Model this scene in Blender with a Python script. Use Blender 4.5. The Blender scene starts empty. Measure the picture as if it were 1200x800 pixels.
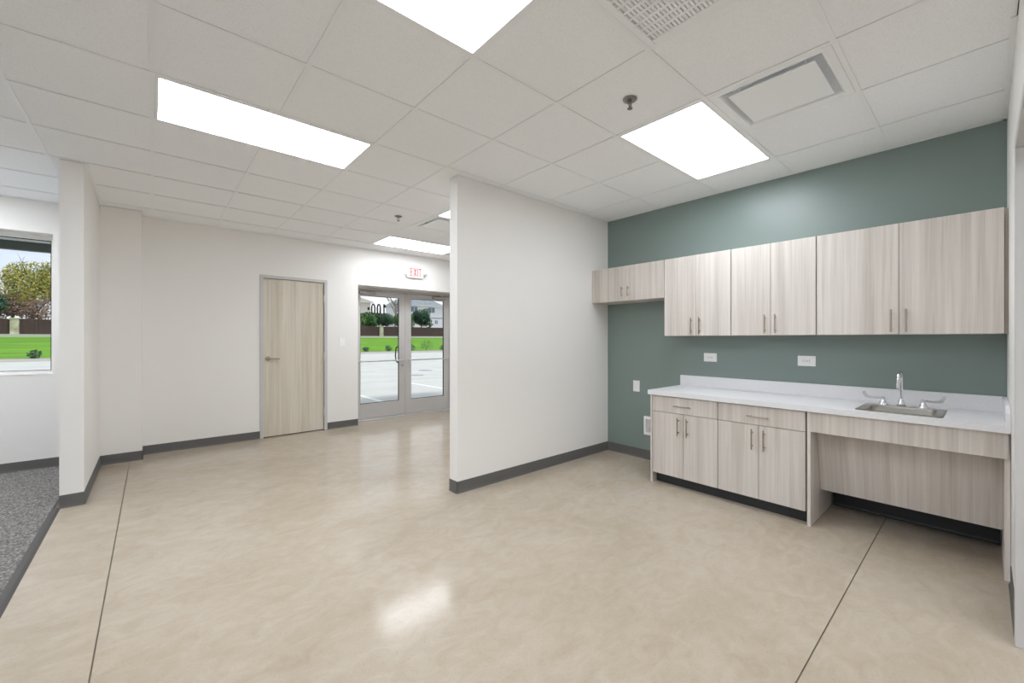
import bpy, bmesh, math, random
from mathutils import Vector, Matrix
R = math.radians
random.seed(7)

# ------------------------------------------------------------------ camera, world, sun, exposure
scene = bpy.context.scene
col = scene.collection
CAM_H = 1.328
YAW = R(48.877)                        # viewing direction measured from +X towards +Y
cd = bpy.data.cameras.new('camera')
cd.sensor_width = 36.0
cd.lens = 482.8 / 1200 * 36
cd.shift_y = -2.5 / 1200
cd.clip_start = 0.02
cd.clip_end = 1000
cam = bpy.data.objects.new('camera', cd)
col.objects.link(cam)
cam.location = (0, 0, CAM_H)
cam.rotation_euler = (R(90), 0, YAW - R(90))
scene.camera = cam

scene.view_settings.view_transform = 'Standard'
scene.view_settings.look = 'None'
scene.view_settings.gamma = 1.0
scene.view_settings.use_curve_mapping = False
scene.view_settings.exposure = 0.60
scene.cycles.max_bounces = 24
scene.cycles.diffuse_bounces = 16       # pale room: let the light bounce
PANEL = 8.5                            # radiance of the ceiling light panels
SKY = 0.76
SUN = 1.25

world = bpy.data.worlds.new('world')
scene.world = world
world.use_nodes = True
nt = world.node_tree
nt.nodes.clear()
wo = nt.nodes.new('ShaderNodeOutputWorld')
bg = nt.nodes.new('ShaderNodeBackground')
bg.inputs['Strength'].default_value = SKY
tc = nt.nodes.new('ShaderNodeTexCoord')
sep = nt.nodes.new('ShaderNodeSeparateXYZ')
nt.links.new(tc.outputs['Generated'], sep.inputs[0])
grad = nt.nodes.new('ShaderNodeValToRGB')
grad.color_ramp.elements[0].position = 0.0
grad.color_ramp.elements[0].color = (0.62, 0.72, 0.88, 1)
grad.color_ramp.elements[1].position = 0.6
grad.color_ramp.elements[1].color = (0.30, 0.46, 0.78, 1)
nt.links.new(sep.outputs['Z'], grad.inputs[0])
cmap = nt.nodes.new('ShaderNodeMapping')
cmap.inputs['Scale'].default_value = (1.0, 1.0, 2.6)
nt.links.new(tc.outputs['Generated'], cmap.inputs[0])
cn = nt.nodes.new('ShaderNodeTexNoise')
cn.inputs['Scale'].default_value = 3.4
cn.inputs['Detail'].default_value = 7
nt.links.new(cmap.outputs[0], cn.inputs['Vector'])
cr = nt.nodes.new('ShaderNodeValToRGB')
cr.color_ramp.elements[0].position = 0.36
cr.color_ramp.elements[1].position = 0.56
nt.links.new(cn.outputs['Fac'], cr.inputs[0])
cmix = nt.nodes.new('ShaderNodeMixRGB')
cmix.inputs['Color2'].default_value = (0.95, 0.96, 1.0, 1)
nt.links.new(cr.outputs[0], cmix.inputs['Fac'])
nt.links.new(grad.outputs[0], cmix.inputs['Color1'])
nt.links.new(cmix.outputs[0], bg.inputs['Color'])
nt.links.new(bg.outputs[0], wo.inputs[0])

sl = bpy.data.lights.new('sun', 'SUN')
sl.energy = SUN
sl.angle = R(12)
sl.color = (1, 0.97, 0.92)
sun = bpy.data.objects.new('sun', sl)
col.objects.link(sun)
sun.rotation_euler = (R(15), R(14), 0)    # from behind the building, high
sun.location = (0, -10, 30)

# ------------------------------------------------------------------ materials
def lin(c):
    return tuple(((v / 255) / 12.92 if v / 255 <= 0.04045 else ((v / 255 + 0.055) / 1.055) ** 2.4) for v in c) + (1,)

def base_mat(name):
    m = bpy.data.materials.new(name)
    m.use_nodes = True
    n = m.node_tree
    p = n.nodes['Principled BSDF']
    return m, n, p

def plain(name, c, rough=0.5, metal=0.0, bump=0.0, bscale=200, spec=None, emit=0.0):
    m, n, p = base_mat(name)
    p.inputs['Base Color'].default_value = lin(c)
    p.inputs['Roughness'].default_value = rough
    p.inputs['Metallic'].default_value = metal
    if spec is not None:
        p.inputs['Specular IOR Level'].default_value = spec
    if emit:
        p.inputs['Emission Color'].default_value = lin(c)
        p.inputs['Emission Strength'].default_value = emit
    g = n.nodes.new('ShaderNodeNewGeometry')
    t = n.nodes.new('ShaderNodeTexNoise')
    t.inputs['Scale'].default_value = bscale
    t.inputs['Detail'].default_value = 2
    n.links.new(g.outputs['Position'], t.inputs['Vector'])
    if bump:
        b = n.nodes.new('ShaderNodeBump')
        b.inputs['Strength'].default_value = bump
        b.inputs['Distance'].default_value = 0.002
        n.links.new(t.outputs['Fac'], b.inputs['Height'])
        n.links.new(b.outputs[0], p.inputs['Normal'])
    return m

def mottled(name, stops, scale, rough=0.6, detail=5, stretch=(1, 1, 1), bump=0.0, bdist=0.003, coord='world', metal=0.0):
    m, n, p = base_mat(name)
    if coord == 'world':
        g = n.nodes.new('ShaderNodeNewGeometry'); src = g.outputs['Position']
    else:
        g = n.nodes.new('ShaderNodeTexCoord'); src = g.outputs['Object']
    mp = n.nodes.new('ShaderNodeMapping')
    mp.inputs['Scale'].default_value = stretch
    n.links.new(src, mp.inputs[0])
    t = n.nodes.new('ShaderNodeTexNoise')
    t.inputs['Scale'].default_value = scale
    t.inputs['Detail'].default_value = detail
    t.inputs['Roughness'].default_value = 0.6
    n.links.new(mp.outputs[0], t.inputs['Vector'])
    r = n.nodes.new('ShaderNodeValToRGB')
    els = r.color_ramp.elements
    while len(els) < len(stops):
        els.new(0.5)
    for e, (pos, c) in zip(els, stops):
        e.position = pos; e.color = lin(c)
    n.links.new(t.outputs['Fac'], r.inputs[0])
    n.links.new(r.outputs[0], p.inputs['Base Color'])
    p.inputs['Roughness'].default_value = rough
    p.inputs['Metallic'].default_value = metal
    if bump:
        b = n.nodes.new('ShaderNodeBump')
        b.inputs['Strength'].default_value = bump
        b.inputs['Distance'].default_value = bdist
        n.links.new(t.outputs['Fac'], b.inputs['Height'])
        n.links.new(b.outputs[0], p.inputs['Normal'])
    return m

def wood(name, light, mid, dark, rough=0.45):
    m, n, p = base_mat(name)
    tcn = n.nodes.new('ShaderNodeTexCoord')
    oi = n.nodes.new('ShaderNodeObjectInfo')
    mul = n.nodes.new('ShaderNodeVectorMath'); mul.operation = 'MULTIPLY_ADD'
    mul.inputs[1].default_value = (1, 1, 1)
    cmb = n.nodes.new('ShaderNodeCombineXYZ')
    ml = n.nodes.new('ShaderNodeMath'); ml.operation = 'MULTIPLY'; ml.inputs[1].default_value = 37.0
    n.links.new(oi.outputs['Random'], ml.inputs[0])
    for i in range(3):
        n.links.new(ml.outputs[0], cmb.inputs[i])
    n.links.new(tcn.outputs['Object'], mul.inputs[0])
    n.links.new(cmb.outputs[0], mul.inputs[2])
    def layer(sc, xy, z, det, dist=0.0):
        mp = n.nodes.new('ShaderNodeMapping')
        mp.inputs['Scale'].default_value = (xy, xy, z)
        n.links.new(mul.outputs[0], mp.inputs[0])
        t = n.nodes.new('ShaderNodeTexNoise')
        t.inputs['Scale'].default_value = sc
        t.inputs['Detail'].default_value = det
        t.inputs['Distortion'].default_value = dist
        n.links.new(mp.outputs[0], t.inputs['Vector'])
        return t.outputs['Fac']
    a = layer(1.0, 9, 0.35, 2, 0.3)
    b = layer(1.0, 45, 0.9, 4, 0.4)
    c = layer(1.0, 190, 3.0, 3)
    def madd(x, y, w):
        q = n.nodes.new('ShaderNodeMath'); q.operation = 'MULTIPLY_ADD'
        q.inputs[1].default_value = w
        n.links.new(x, q.inputs[0]); n.links.new(y, q.inputs[2])
        return q.outputs[0]
    z = n.nodes.new('ShaderNodeMath'); z.operation = 'MULTIPLY'; z.inputs[1].default_value = 0.40
    n.links.new(a, z.inputs[0])
    s = madd(c, madd(b, z.outputs[0], 0.38), 0.22)
    r = n.nodes.new('ShaderNodeValToRGB')
    els = r.color_ramp.elements
    els.new(0.5)
    for e, (pos, cc) in zip(els, ((0.36, dark), (0.5, mid), (0.62, light))):
        e.position = pos; e.color = lin(cc)
    n.links.new(s, r.inputs[0])
    n.links.new(r.outputs[0], p.inputs['Base Color'])
    p.inputs['Roughness'].default_value = rough
    bm_ = n.nodes.new('ShaderNodeBump')
    bm_.inputs['Strength'].default_value = 0.15
    bm_.inputs['Distance'].default_value = 0.001
    n.links.new(c, bm_.inputs['Height'])
    n.links.new(bm_.outputs[0], p.inputs['Normal'])
    return m

def emitter(name, c, s):
    m = bpy.data.materials.new(name)
    m.use_nodes = True
    n = m.node_tree
    n.nodes.clear()
    o = n.nodes.new('ShaderNodeOutputMaterial')
    e = n.nodes.new('ShaderNodeEmission')
    e.inputs['Color'].default_value = c
    e.inputs['Strength'].default_value = s
    n.links.new(e.outputs[0], o.inputs[0])
    return m

def glass(name):
    m = bpy.data.materials.new(name)
    m.use_nodes = True
    n = m.node_tree
    n.nodes.clear()
    o = n.nodes.new('ShaderNodeOutputMaterial')
    tr = n.nodes.new('ShaderNodeBsdfTransparent')
    tr.inputs['Color'].default_value = (0.975, 0.99, 0.98, 1)
    gl = n.nodes.new('ShaderNodeBsdfGlossy')
    gl.inputs['Roughness'].default_value = 0.01
    fr = n.nodes.new('ShaderNodeFresnel')
    fr.inputs['IOR'].default_value = 1.22
    mx = n.nodes.new('ShaderNodeMixShader')
    n.links.new(fr.outputs[0], mx.inputs[0])
    n.links.new(tr.outputs[0], mx.inputs[1])
    n.links.new(gl.outputs[0], mx.inputs[2])
    n.links.new(mx.outputs[0], o.inputs[0])
    return m

def concrete_floor():
    m, n, p = base_mat('polished_concrete')
    g = n.nodes.new('ShaderNodeNewGeometry')
    def noise(sc, det, st=(1, 1, 1), dist=0.0):
        mp = n.nodes.new('ShaderNodeMapping')
        mp.inputs['Scale'].default_value = st
        mp.inputs['Rotation'].default_value = (0, 0, 0.5)
        n.links.new(g.outputs['Position'], mp.inputs[0])
        t = n.nodes.new('ShaderNodeTexNoise')
        t.inputs['Scale'].default_value = sc
        t.inputs['Detail'].default_value = det
        t.inputs['Roughness'].default_value = 0.62
        t.inputs['Distortion'].default_value = dist
        n.links.new(mp.outputs[0], t.inputs['Vector'])
        return t.outputs['Fac']
    big = noise(0.9, 5, (1, 1.3, 1), 0.6)
    fine = noise(6.5, 8, (1, 1.6, 1), 1.2)
    speck = noise(95, 3)
    r = n.nodes.new('ShaderNodeValToRGB')
    els = r.color_ramp.elements
    els.new(0.5)
    for e, (pos, c) in zip(els, ((0.32, CONC[0]), (0.5, CONC[1]), (0.68, CONC[2]))):
        e.position = pos; e.color = lin(c)
    mx = n.nodes.new('ShaderNodeMath'); mx.operation = 'MULTIPLY_ADD'; mx.inputs[1].default_value = 0.45
    hf = n.nodes.new('ShaderNodeMath'); hf.operation = 'MULTIPLY'; hf.inputs[1].default_value = 0.55
    n.links.new(big, hf.inputs[0]); n.links.new(fine, mx.inputs[0]); n.links.new(hf.outputs[0], mx.inputs[2])
    n.links.new(mx.outputs[0], r.inputs[0])
    sr = n.nodes.new('ShaderNodeValToRGB')
    sr.color_ramp.elements[0].position = 0.30; sr.color_ramp.elements[0].color = (0.84, 0.83, 0.81, 1)
    sr.color_ramp.elements[1].position = 0.45; sr.color_ramp.elements[1].color = (1, 1, 1, 1)
    n.links.new(speck, sr.inputs[0])
    mm = n.nodes.new('ShaderNodeMixRGB'); mm.blend_type = 'MULTIPLY'; mm.inputs[0].default_value = 0.7
    n.links.new(r.outputs[0], mm.inputs[1]); n.links.new(sr.outputs[0], mm.inputs[2])
    n.links.new(mm.outputs[0], p.inputs['Base Color'])
    rr = n.nodes.new('ShaderNodeMapRange')
    rr.inputs['To Min'].default_value = 0.10
    rr.inputs['To Max'].default_value = 0.17
    n.links.new(fine, rr.inputs['Value'])
    n.links.new(rr.outputs[0], p.inputs['Roughness'])
    p.inputs['Specular IOR Level'].default_value = 0.2
    return m

CONC = ((164, 150, 132), (175, 163, 147), (184, 174, 161))
M = {}
M['wall'] = plain('wall_paint', (233, 231, 228), 0.55, bump=0.06, bscale=350)
M['green'] = plain('green_wall_paint', (125, 139, 135), 0.36, bump=0.06, bscale=350)
M['tile'] = mottled('ceiling_tile', ((0.32, (237, 239, 240)), (0.5, (247, 249, 251)), (0.7, (249, 251, 253))), 160, 0.9, 4, bump=0.35, bdist=0.0015)
M['tee'] = plain('white_grid_steel', (243, 245, 247), 0.35)
M['plenum'] = plain('plenum_dark', (120, 120, 118), 0.9)
M['conc'] = concrete_floor()
M['joint'] = plain('joint_filler', (118, 110, 98), 0.7)
M['carpet'] = mottled('carpet', ((0.33, (70, 68, 67)), (0.5, (114, 111, 109)), (0.66, (170, 166, 162))), 85, 0.95, 6, bump=0.9, bdist=0.006)
M['rubber'] = plain('grey_rubber_base', (96, 95, 93), 0.5)
M['strip'] = plain('dark_transition_strip', (74, 72, 70), 0.5)
M['black'] = plain('black_rubber_base', (44, 45, 48), 0.45)
M['wood'] = wood('greige_laminate', (214, 208, 201), (203, 196, 189), (184, 176, 168))
M['woodedge'] = plain('laminate_edge', (190, 181, 170), 0.5)
M['doorwood'] = wood('door_veneer', (216, 209, 196), (205, 197, 182), (188, 178, 162))
M['cabin'] = plain('cabinet_interior_gap', (70, 66, 60), 0.8)
M['top'] = mottled('grey_solid_surface', ((0.35, (216, 216, 218)), (0.5, (222, 222, 225)), (0.65, (227, 227, 229))), 260, 0.34, 3)
M['steel'] = plain('brushed_stainless', (186, 182, 174), 0.33, 1.0, bump=0.1, bscale=500)
M['chrome'] = plain('chrome', (225, 227, 230), 0.08, 1.0)
M['gunmetal'] = plain('dull_sprinkler_metal', (140, 138, 134), 0.3, 1.0)
M['nickel'] = plain('satin_nickel_pull', (172, 160, 146), 0.32, 1.0)
M['white'] = plain('white_plastic', (240, 240, 240), 0.35)
M['dark'] = plain('dark_slot', (60, 60, 60), 0.6)
M['frame'] = plain('grey_painted_frame', (196, 195, 194), 0.4)
M['alum'] = plain('clear_anodised_aluminium', (200, 197, 195), 0.38, 0.25)
M['gasket'] = plain('black_gasket', (35, 36, 36), 0.6)
M['closer'] = plain('door_closer_paint', (168, 166, 164), 0.35, 0.3)
M['glass'] = glass('clear_glass')
M['panel'] = emitter('light_panel', (0.955, 1.0, 1.055, 1), PANEL)
M['red'] = plain('exit_red', (235, 70, 60), 0.4, emit=0.6)
M['ink'] = plain('black_vinyl', (18, 18, 18), 0.5)
M['winwhite'] = plain('white_window_paint', (232, 231, 228), 0.4)
# outdoors
M['lot'] = mottled('concrete_paving', ((0.3, (196, 194, 188)), (0.5, (204, 203, 197)), (0.7, (211, 210, 204))), 0.8, 0.85, 8)
M['lotjoint'] = plain('paving_joint', (150, 152, 148), 0.9)
M['stain'] = plain('oil_stain', (158, 160, 158), 0.8)
M['stripe'] = plain('road_paint', (245, 247, 246), 0.7)
M['kerb'] = plain('kerb_concrete', (205, 202, 194), 0.85)
M['gravel'] = mottled('gravel_bed', ((0.3, (120, 105, 92)), (0.5, (158, 146, 132)), (0.7, (190, 180, 168))), 3, 0.95, 8)
M['grass'] = mottled('lawn_grass', ((0.3, (76, 124, 4)), (0.5, (98, 150, 8)), (0.7, (126, 172, 16))), 0.35, 0.95, 8, stretch=(0.5, 1.6, 1))
M['fence'] = mottled('dark_brown_fence', ((0.3, (70, 52, 50)), (0.5, (84, 64, 62)), (0.7, (98, 78, 74))), 2.2, 0.85, 4, stretch=(3, 3, 0.15))
M['stone'] = mottled('limestone_blocks', ((0.3, (176, 164, 142)), (0.5, (206, 195, 174)), (0.7, (226, 218, 200))), 1.8, 0.9, 3)
M['bark'] = plain('tree_bark', (98, 84, 72), 0.9)
M['palebark'] = plain('pale_bare_bark', (150, 142, 132), 0.9)
M['leafY'] = mottled('yellow_green_leaves', ((0.35, (128, 134, 58)), (0.5, (160, 158, 74)), (0.65, (186, 174, 92))), 0.7, 0.85, 3)
M['leafG'] = mottled('green_leaves', ((0.35, (52, 86, 42)), (0.5, (74, 112, 56)), (0.65, (104, 138, 70))), 0.7, 0.85, 3)
M['leafD'] = mottled('dark_green_leaves', ((0.35, (40, 72, 52)), (0.5, (58, 94, 66)), (0.65, (84, 118, 80))), 0.7, 0.85, 3)
M['leafR'] = mottled('russet_twigs', ((0.35, (112, 92, 76)), (0.5, (142, 116, 98)), (0.65, (164, 140, 118))), 0.9, 0.85, 3)
M['siding'] = plain('white_siding', (228, 230, 232), 0.8)
M['cream'] = plain('cream_stucco', (226, 222, 212), 0.8)
M['roof'] = mottled('grey_shingle_roof', ((0.3, (120, 126, 130)), (0.5, (142, 148, 152)), (0.7, (160, 165, 168))), 2.0, 0.9, 4)
M['roof2'] = mottled('tan_shingle_roof', ((0.3, (140, 134, 124)), (0.5, (160, 154, 144)), (0.7, (176, 170, 160))), 2.0, 0.9, 4)
M['farglass'] = plain('far_window_glass', (110, 132, 150), 0.15)
M['canopy'] = plain('dark_green_grey_beam', (78, 84, 78), 0.6)
M['soffit'] = plain('soffit_white', (226, 228, 226), 0.7)

# ------------------------------------------------------------------ mesh helpers
class MB:
    def __init__(s):
        s.bm = bmesh.new()
    def box(s, x0, x1, y0, y1, z0, z1, b=0.0, seg=1):
        if x0 > x1: x0, x1 = x1, x0
        if y0 > y1: y0, y1 = y1, y0
        if z0 > z1: z0, z1 = z1, z0
        mat = Matrix.Translation(((x0 + x1) / 2, (y0 + y1) / 2, (z0 + z1) / 2)) @ Matrix.Diagonal((x1 - x0, y1 - y0, z1 - z0, 1))
        r = bmesh.ops.create_cube(s.bm, size=1, matrix=mat)
        if b > 0:
            es = list({e for v in r['verts'] for e in v.link_edges})
            bmesh.ops.bevel(s.bm, geom=es, offset=b, segments=seg, affect='EDGES', profile=0.5)
        return s
    def tube(s, pts, rad, n=12, cap=True):
        pts = [Vector(p) for p in pts]
        rr = rad if isinstance(rad, (list, tuple)) else [rad] * len(pts)
        rings = []
        ref = None
        for i, p in enumerate(pts):
            if i == 0: d = pts[1] - pts[0]
            elif i == len(pts) - 1: d = pts[-1] - pts[-2]
            else: d = (pts[i + 1] - pts[i]).normalized() + (pts[i] - pts[i - 1]).normalized()
            d.normalize()
            if ref is None:
                ref = Vector((0, 0, 1)) if abs(d.z) < 0.9 else Vector((1, 0, 0))
            u = (ref - d * ref.dot(d)).normalized()
            w = d.cross(u)
            ref = u
            rings.append([s.bm.verts.new(p + (u * math.cos(2 * math.pi * k / n) + w * math.sin(2 * math.pi * k / n)) * rr[i]) for k in range(n)])
        for a, b in zip(rings, rings[1:]):
            for k in range(n):
                s.bm.faces.new((a[k], a[(k + 1) % n], b[(k + 1) % n], b[k]))
        if cap:
            s.bm.faces.new(rings[0][::-1]); s.bm.faces.new(rings[-1])
        return s
    def lathe(s, c, prof, n=24):
        """profile of (radius, z) about a vertical axis through c"""
        rings = []
        for r, z in prof:
            rings.append([s.bm.verts.new((c[0] + max(r, 1e-4) * math.cos(2 * math.pi * k / n), c[1] + max(r, 1e-4) * math.sin(2 * math.pi * k / n), c[2] + z)) for k in range(n)])
        for a, b in zip(rings, rings[1:]):
            for k in range(n):
                s.bm.faces.new((a[k], a[(k + 1) % n], b[(k + 1) % n], b[k]))
        s.bm.faces.new(rings[0][::-1]); s.bm.faces.new(rings[-1])
        return s
    def poly(s, pts):
        s.bm.faces.new([s.bm.verts.new(p) for p in pts])
        return s
    def prism(s, base, vec):
        a = [s.bm.verts.new(p) for p in base]
        b = [s.bm.verts.new(Vector(p) + Vector(vec)) for p in base]
        n = len(a)
        s.bm.faces.new(a[::-1]); s.bm.faces.new(b)
        for k in range(n):
            s.bm.faces.new((a[k], a[(k + 1) % n], b[(k + 1) % n], b[k]))
        return s
    def build(s, name, mat, parent=None, smooth=False, recalc=True):
        if recalc:
            bmesh.ops.recalc_face_normals(s.bm, faces=s.bm.faces[:])
        vs = s.bm.verts
        lo = Vector((min(v.co.x for v in vs), min(v.co.y for v in vs), min(v.co.z for v in vs)))
        hi = Vector((max(v.co.x for v in vs), max(v.co.y for v in vs), max(v.co.z for v in vs)))
        c = (lo + hi) / 2
        for v in vs: v.co -= c
        me = bpy.data.meshes.new(name)
        s.bm.to_mesh(me); s.bm.free()
        me.materials.append(M[mat])
        if smooth:
            for p in me.polygons: p.use_smooth = True
            try: me.set_sharp_from_angle(angle=R(40))
            except Exception: pass
        o = bpy.data.objects.new(name, me)
        col.objects.link(o)
        place(o, c, parent)
        return o

def wloc(o):
    v = Vector(o.location)
    while o.parent:
        o = o.parent
        v = v + Vector(o.location)
    return v

def place(o, c, parent):
    if parent is not None:
        o.parent = parent
        o.location = Vector(c) - wloc(parent)
    else:
        o.location = c

def tag(o, label=None, cat=None, group=None, kind=None):
    if label: o['label'] = label
    if cat: o['category'] = cat
    if group: o['group'] = group
    if kind: o['kind'] = kind
    return o

def empty(name, loc, label=None, cat=None, group=None, kind=None):
    o = bpy.data.objects.new(name, None)
    o.empty_display_size = 0.1
    col.objects.link(o)
    o.location = loc
    return tag(o, label, cat, group, kind)

def box(name, dims, mat, parent=None, b=0.0, seg=1):
    return MB().box(*dims, b=b, seg=seg).build(name, mat, parent)

def copy_tree(o, parent=None):
    c = o.copy()
    col.objects.link(c)
    c.parent = parent
    for ch in o.children:
        copy_tree(ch, c)
    return c

# ------------------------------------------------------------------ dimensions
H = 2.743                      # ceiling, nine feet
G = 0.61                       # ceiling grid
GY = 0.47                      # phase of the grid in y
XG = 4.138                     # green wall
YP0, YP1 = 2.982, 3.10         # partition faces
XP = 1.978                     # partition free end
YR = -0.098                    # wall on the right
YF = 6.36                      # entrance wall, room face
YO = 6.80                      # entrance wall, outer face
XL, XE = -5.0, 5.6             # far ends of the room
TOP = H + 0.15
OPX = 2.85                     # edge of the wide opening on the right

# ------------------------------------------------------------------ structure: floor
fl = MB().box(XL, XE, -3.0, YO, -0.12, -0.006).build('floor', 'joint')
tag(fl, 'tan polished concrete floor with saw cut joints', 'floor', kind='structure')
JX, JY, JW = -0.185, 0.478, 0.0028
for (x0, x1, y0, y1) in ((-0.55, JX - JW, -3.0, JY - JW), (-0.55, JX - JW, JY + JW, YO), (JX + JW, XE, -3.0, JY - JW), (JX + JW, XE, JY + JW, YO)):
    box('slab', (x0, x1, y0, y1, -0.006, 0.0), 'conc', fl)
cp = box('floor_carpet', (XL, -0.585, -3.0, YF, -0.006, 0.006), 'carpet')
tag(cp, 'grey flecked carpet left of the white stub wall', 'carpet', kind='structure')
tr = MB().prism([(-0.59, YR, -0.005), (-0.545, YR, -0.005), (-0.545, YR, 0.002), (-0.562, YR, 0.009), (-0.59, YR, 0.009)], (0, 4.77 - YR, 0)).build('trim_1', 'strip')
tag(tr, 'dark rubber transition strip between carpet and concrete floor', 'trim', kind='structure')

# ------------------------------------------------------------------ structure: walls
def wall(name, boxes, mat, label):
    mb = MB()
    for b in boxes: mb.box(*b)
    return tag(mb.build(name, mat), label, 'wall', kind='structure')

WX0, WX1, WZ0, WZ1 = -3.3, -0.778, 0.968, 2.418      # window opening
DX0, DX1, DZ = 1.082, 1.941, 2.197                  # wooden door opening
EX0, EX1, EZ = 2.394, 4.31, 2.175                   # entrance opening
wall('wall_far', [
    (XL, WX0, YF, YO, -0.1, TOP), (WX0, WX1, YF, YO, -0.1, WZ0), (WX0, WX1, YF, YO, WZ1, TOP),
    (WX1, DX0, YF, YO, -0.1, TOP), (DX0, DX1, YF, YO, DZ, TOP), (DX0, DX1, YF + 0.16, YO, -0.1, DZ),
    (DX1, EX0, YF, YO, -0.1, TOP), (EX0, EX1, YF, YO, EZ, TOP), (EX1, XE, YF, YO, -0.1, TOP)], 'wall',
    'long white entrance wall holding the wooden door and glass doors')
wall('wall_partition', [(XP, XG, YP0, YP1, 0, H - 0.001)], 'wall', 'white freestanding partition wall meeting the green wall')
wall('wall_green', [(XG, XG + 0.16, YR - 0.16, YP1, 0, H - 0.001)], 'green', 'grey green accent wall behind the cabinets')
wall('wall_stub', [(-0.55, -0.415, 4.77, YF, 0, H - 0.001), (-0.415, -0.085, 6.115, YF, 0, H - 0.001)], 'wall', 'white stub wall with boxed corner beside the carpet')
wall('wall_right', [(OPX, XG, YR - 0.16, YR, 0, H - 0.001), (-1.2, OPX, YR - 0.16, YR, 2.195, H - 0.001), (XL, -1.2, YR - 0.16, YR, 0, TOP)], 'wall', 'white wall at the right edge with a wide framed opening')
LW = [(0.35, 1.95), (2.35, 3.95), (4.35, 5.95)]       # unseen windows added on the carpeted side to let in more daylight
wall('wall_left', [(XL - 0.16, XL, -3.1, YO, -0.1, 0.6), (XL - 0.16, XL, -3.1, YO, 2.42, TOP), (XL - 0.16, XL, -3.1, 0.35, 0.6, 2.42), (XL - 0.16, XL, 1.95, 2.35, 0.6, 2.42), (XL - 0.16, XL, 3.95, 4.35, 0.6, 2.42), (XL - 0.16, XL, 5.95, YO, 0.6, 2.42)], 'wall', 'white wall closing the carpeted side')
wall('wall_hall', [(XE, XE + 0.16, -3.1, YO, -0.1, TOP)], 'wall', 'white wall closing the entrance hall')
wall('wall_near', [(XL, XE, -3.16, -3.0, -0.1, TOP)], 'wall', 'white wall of the room beyond the opening')

# ------------------------------------------------------------------ structure: ceiling
ce = MB().box(XL - 0.2, XE + 0.2, -3.2, YO, TOP, TOP + 0.1).build('ceiling', 'plenum')
tag(ce, 'suspended ceiling of white square lay in tiles', 'ceiling', kind='structure')
pc = box('ceiling_panel', (XL, XE, -3.0, YR - 0.08, H + 0.02, H + 0.05), 'tile', ce)
LIGHTS = [(0, 1.08), (0, 2.91), (2.44, 1.08), (2.44, 3.52), (2.44, 5.35), (-3.66, 1.08), (-3.66, 2.91), (-3.66, 4.74), (-2.44, 5.35)]  # entries at negative x are unseen, added over the carpet as extra light
GRILLE = (1.22, 0.47)
DIFFS = [(2.44, 0.47), (2.44, 4.13)]
used = set()
def key(x, y): return (round(x / G), round((y - GY) / G))
for x, y in LIGHTS:
    used.add(key(x, y)); used.add(key(x + G, y))
used.add(key(*GRILLE))
for d in DIFFS: used.add(key(*d))
xs = [k * G for k in range(-8, 9)]
ys = [GY + k * G for k in range(0, 10)]
cx = [XL] + xs + [XE]
cy = [YR] + ys + [YF]
full = None
for i in range(len(cx) - 1):
    for j in range(len(cy) - 1):
        x0, x1, y0, y1 = cx[i], cx[i + 1], cy[j], cy[j + 1]
        if x1 - x0 < 0.02: continue
        if 0 < i < len(cx) - 2 and 0 < j < len(cy) - 2 or True:
            if i > 0 and j > 0 and key(x0, y0) in used and x1 - x0 > 0.5 and y1 - y0 > 0.5: continue
        if abs(x1 - x0 - G) < 1e-4 and abs(y1 - y0 - G) < 1e-4:
            if full is None:
                full = MB().box(x0 + .003, x1 - .003, y0 + .003, y1 - .003, H + .005, H + .0185).build('ceiling_tile', 'tile', ce)
            else:
                t = full.copy(); col.objects.link(t)
                t.location = Vector(((x0 + x1) / 2, (y0 + y1) / 2, H + .01175)) - wloc(ce)
        else:
            MB().box(x0 + .003, x1 - .003, y0 + .003, y1 - .003, H + .005, H + .0185).build('ceiling_tile', 'tile', ce)
lightspan = [(x, y) for x, y in LIGHTS]
for x in xs:
    # tees running along y are broken where a two by four light spans them
    cuts = sorted((y, y + G) for (lx, y) in LIGHTS if abs(lx + G - x) < 0.01)
    a = YR
    segs = []
    for c0, c1 in cuts:
        segs.append((a, c0)); a = c1
    segs.append((a, YF))
    for a, b in segs:
        if b - a > 0.02:
            MB().box(x - .012, x + .012, a, b, H, H + .002).build('ceiling_tee', 'tee', ce)
for y in ys:
    MB().box(XL, XE, y - .012, y + .012, H - .0004, H + .0016).build('ceiling_tee', 'tee', ce)
# wall angle round the perimeter
n = 2
for nm, d in (('far', (XL, XE, YF - .02, YF, H - .002, H + .002)), ('green', (XG - .02, XG, YR, YP0, H - .002, H + .002)),
              ('part', (XP, XG, YP0 - .02, YP0, H - .002, H + .002)), ('right', (OPX, XG, YR, YR + .02, H - .002, H + .002)),
              ('stub', (-.415, -.395, 4.77, 6.115, H - .002, H + .002))):
    tag(box('trim_%d' % n, d, 'tee'), {'far': 'thin white ceiling angle along the entrance wall', 'green': 'thin white ceiling angle along the green wall',
        'part': 'thin white ceiling angle along the partition wall', 'right': 'thin white ceiling angle along the right hand wall', 'stub': 'thin white ceiling angle along the stub wall'}[nm], 'trim', kind='structure')
    n += 1

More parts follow.
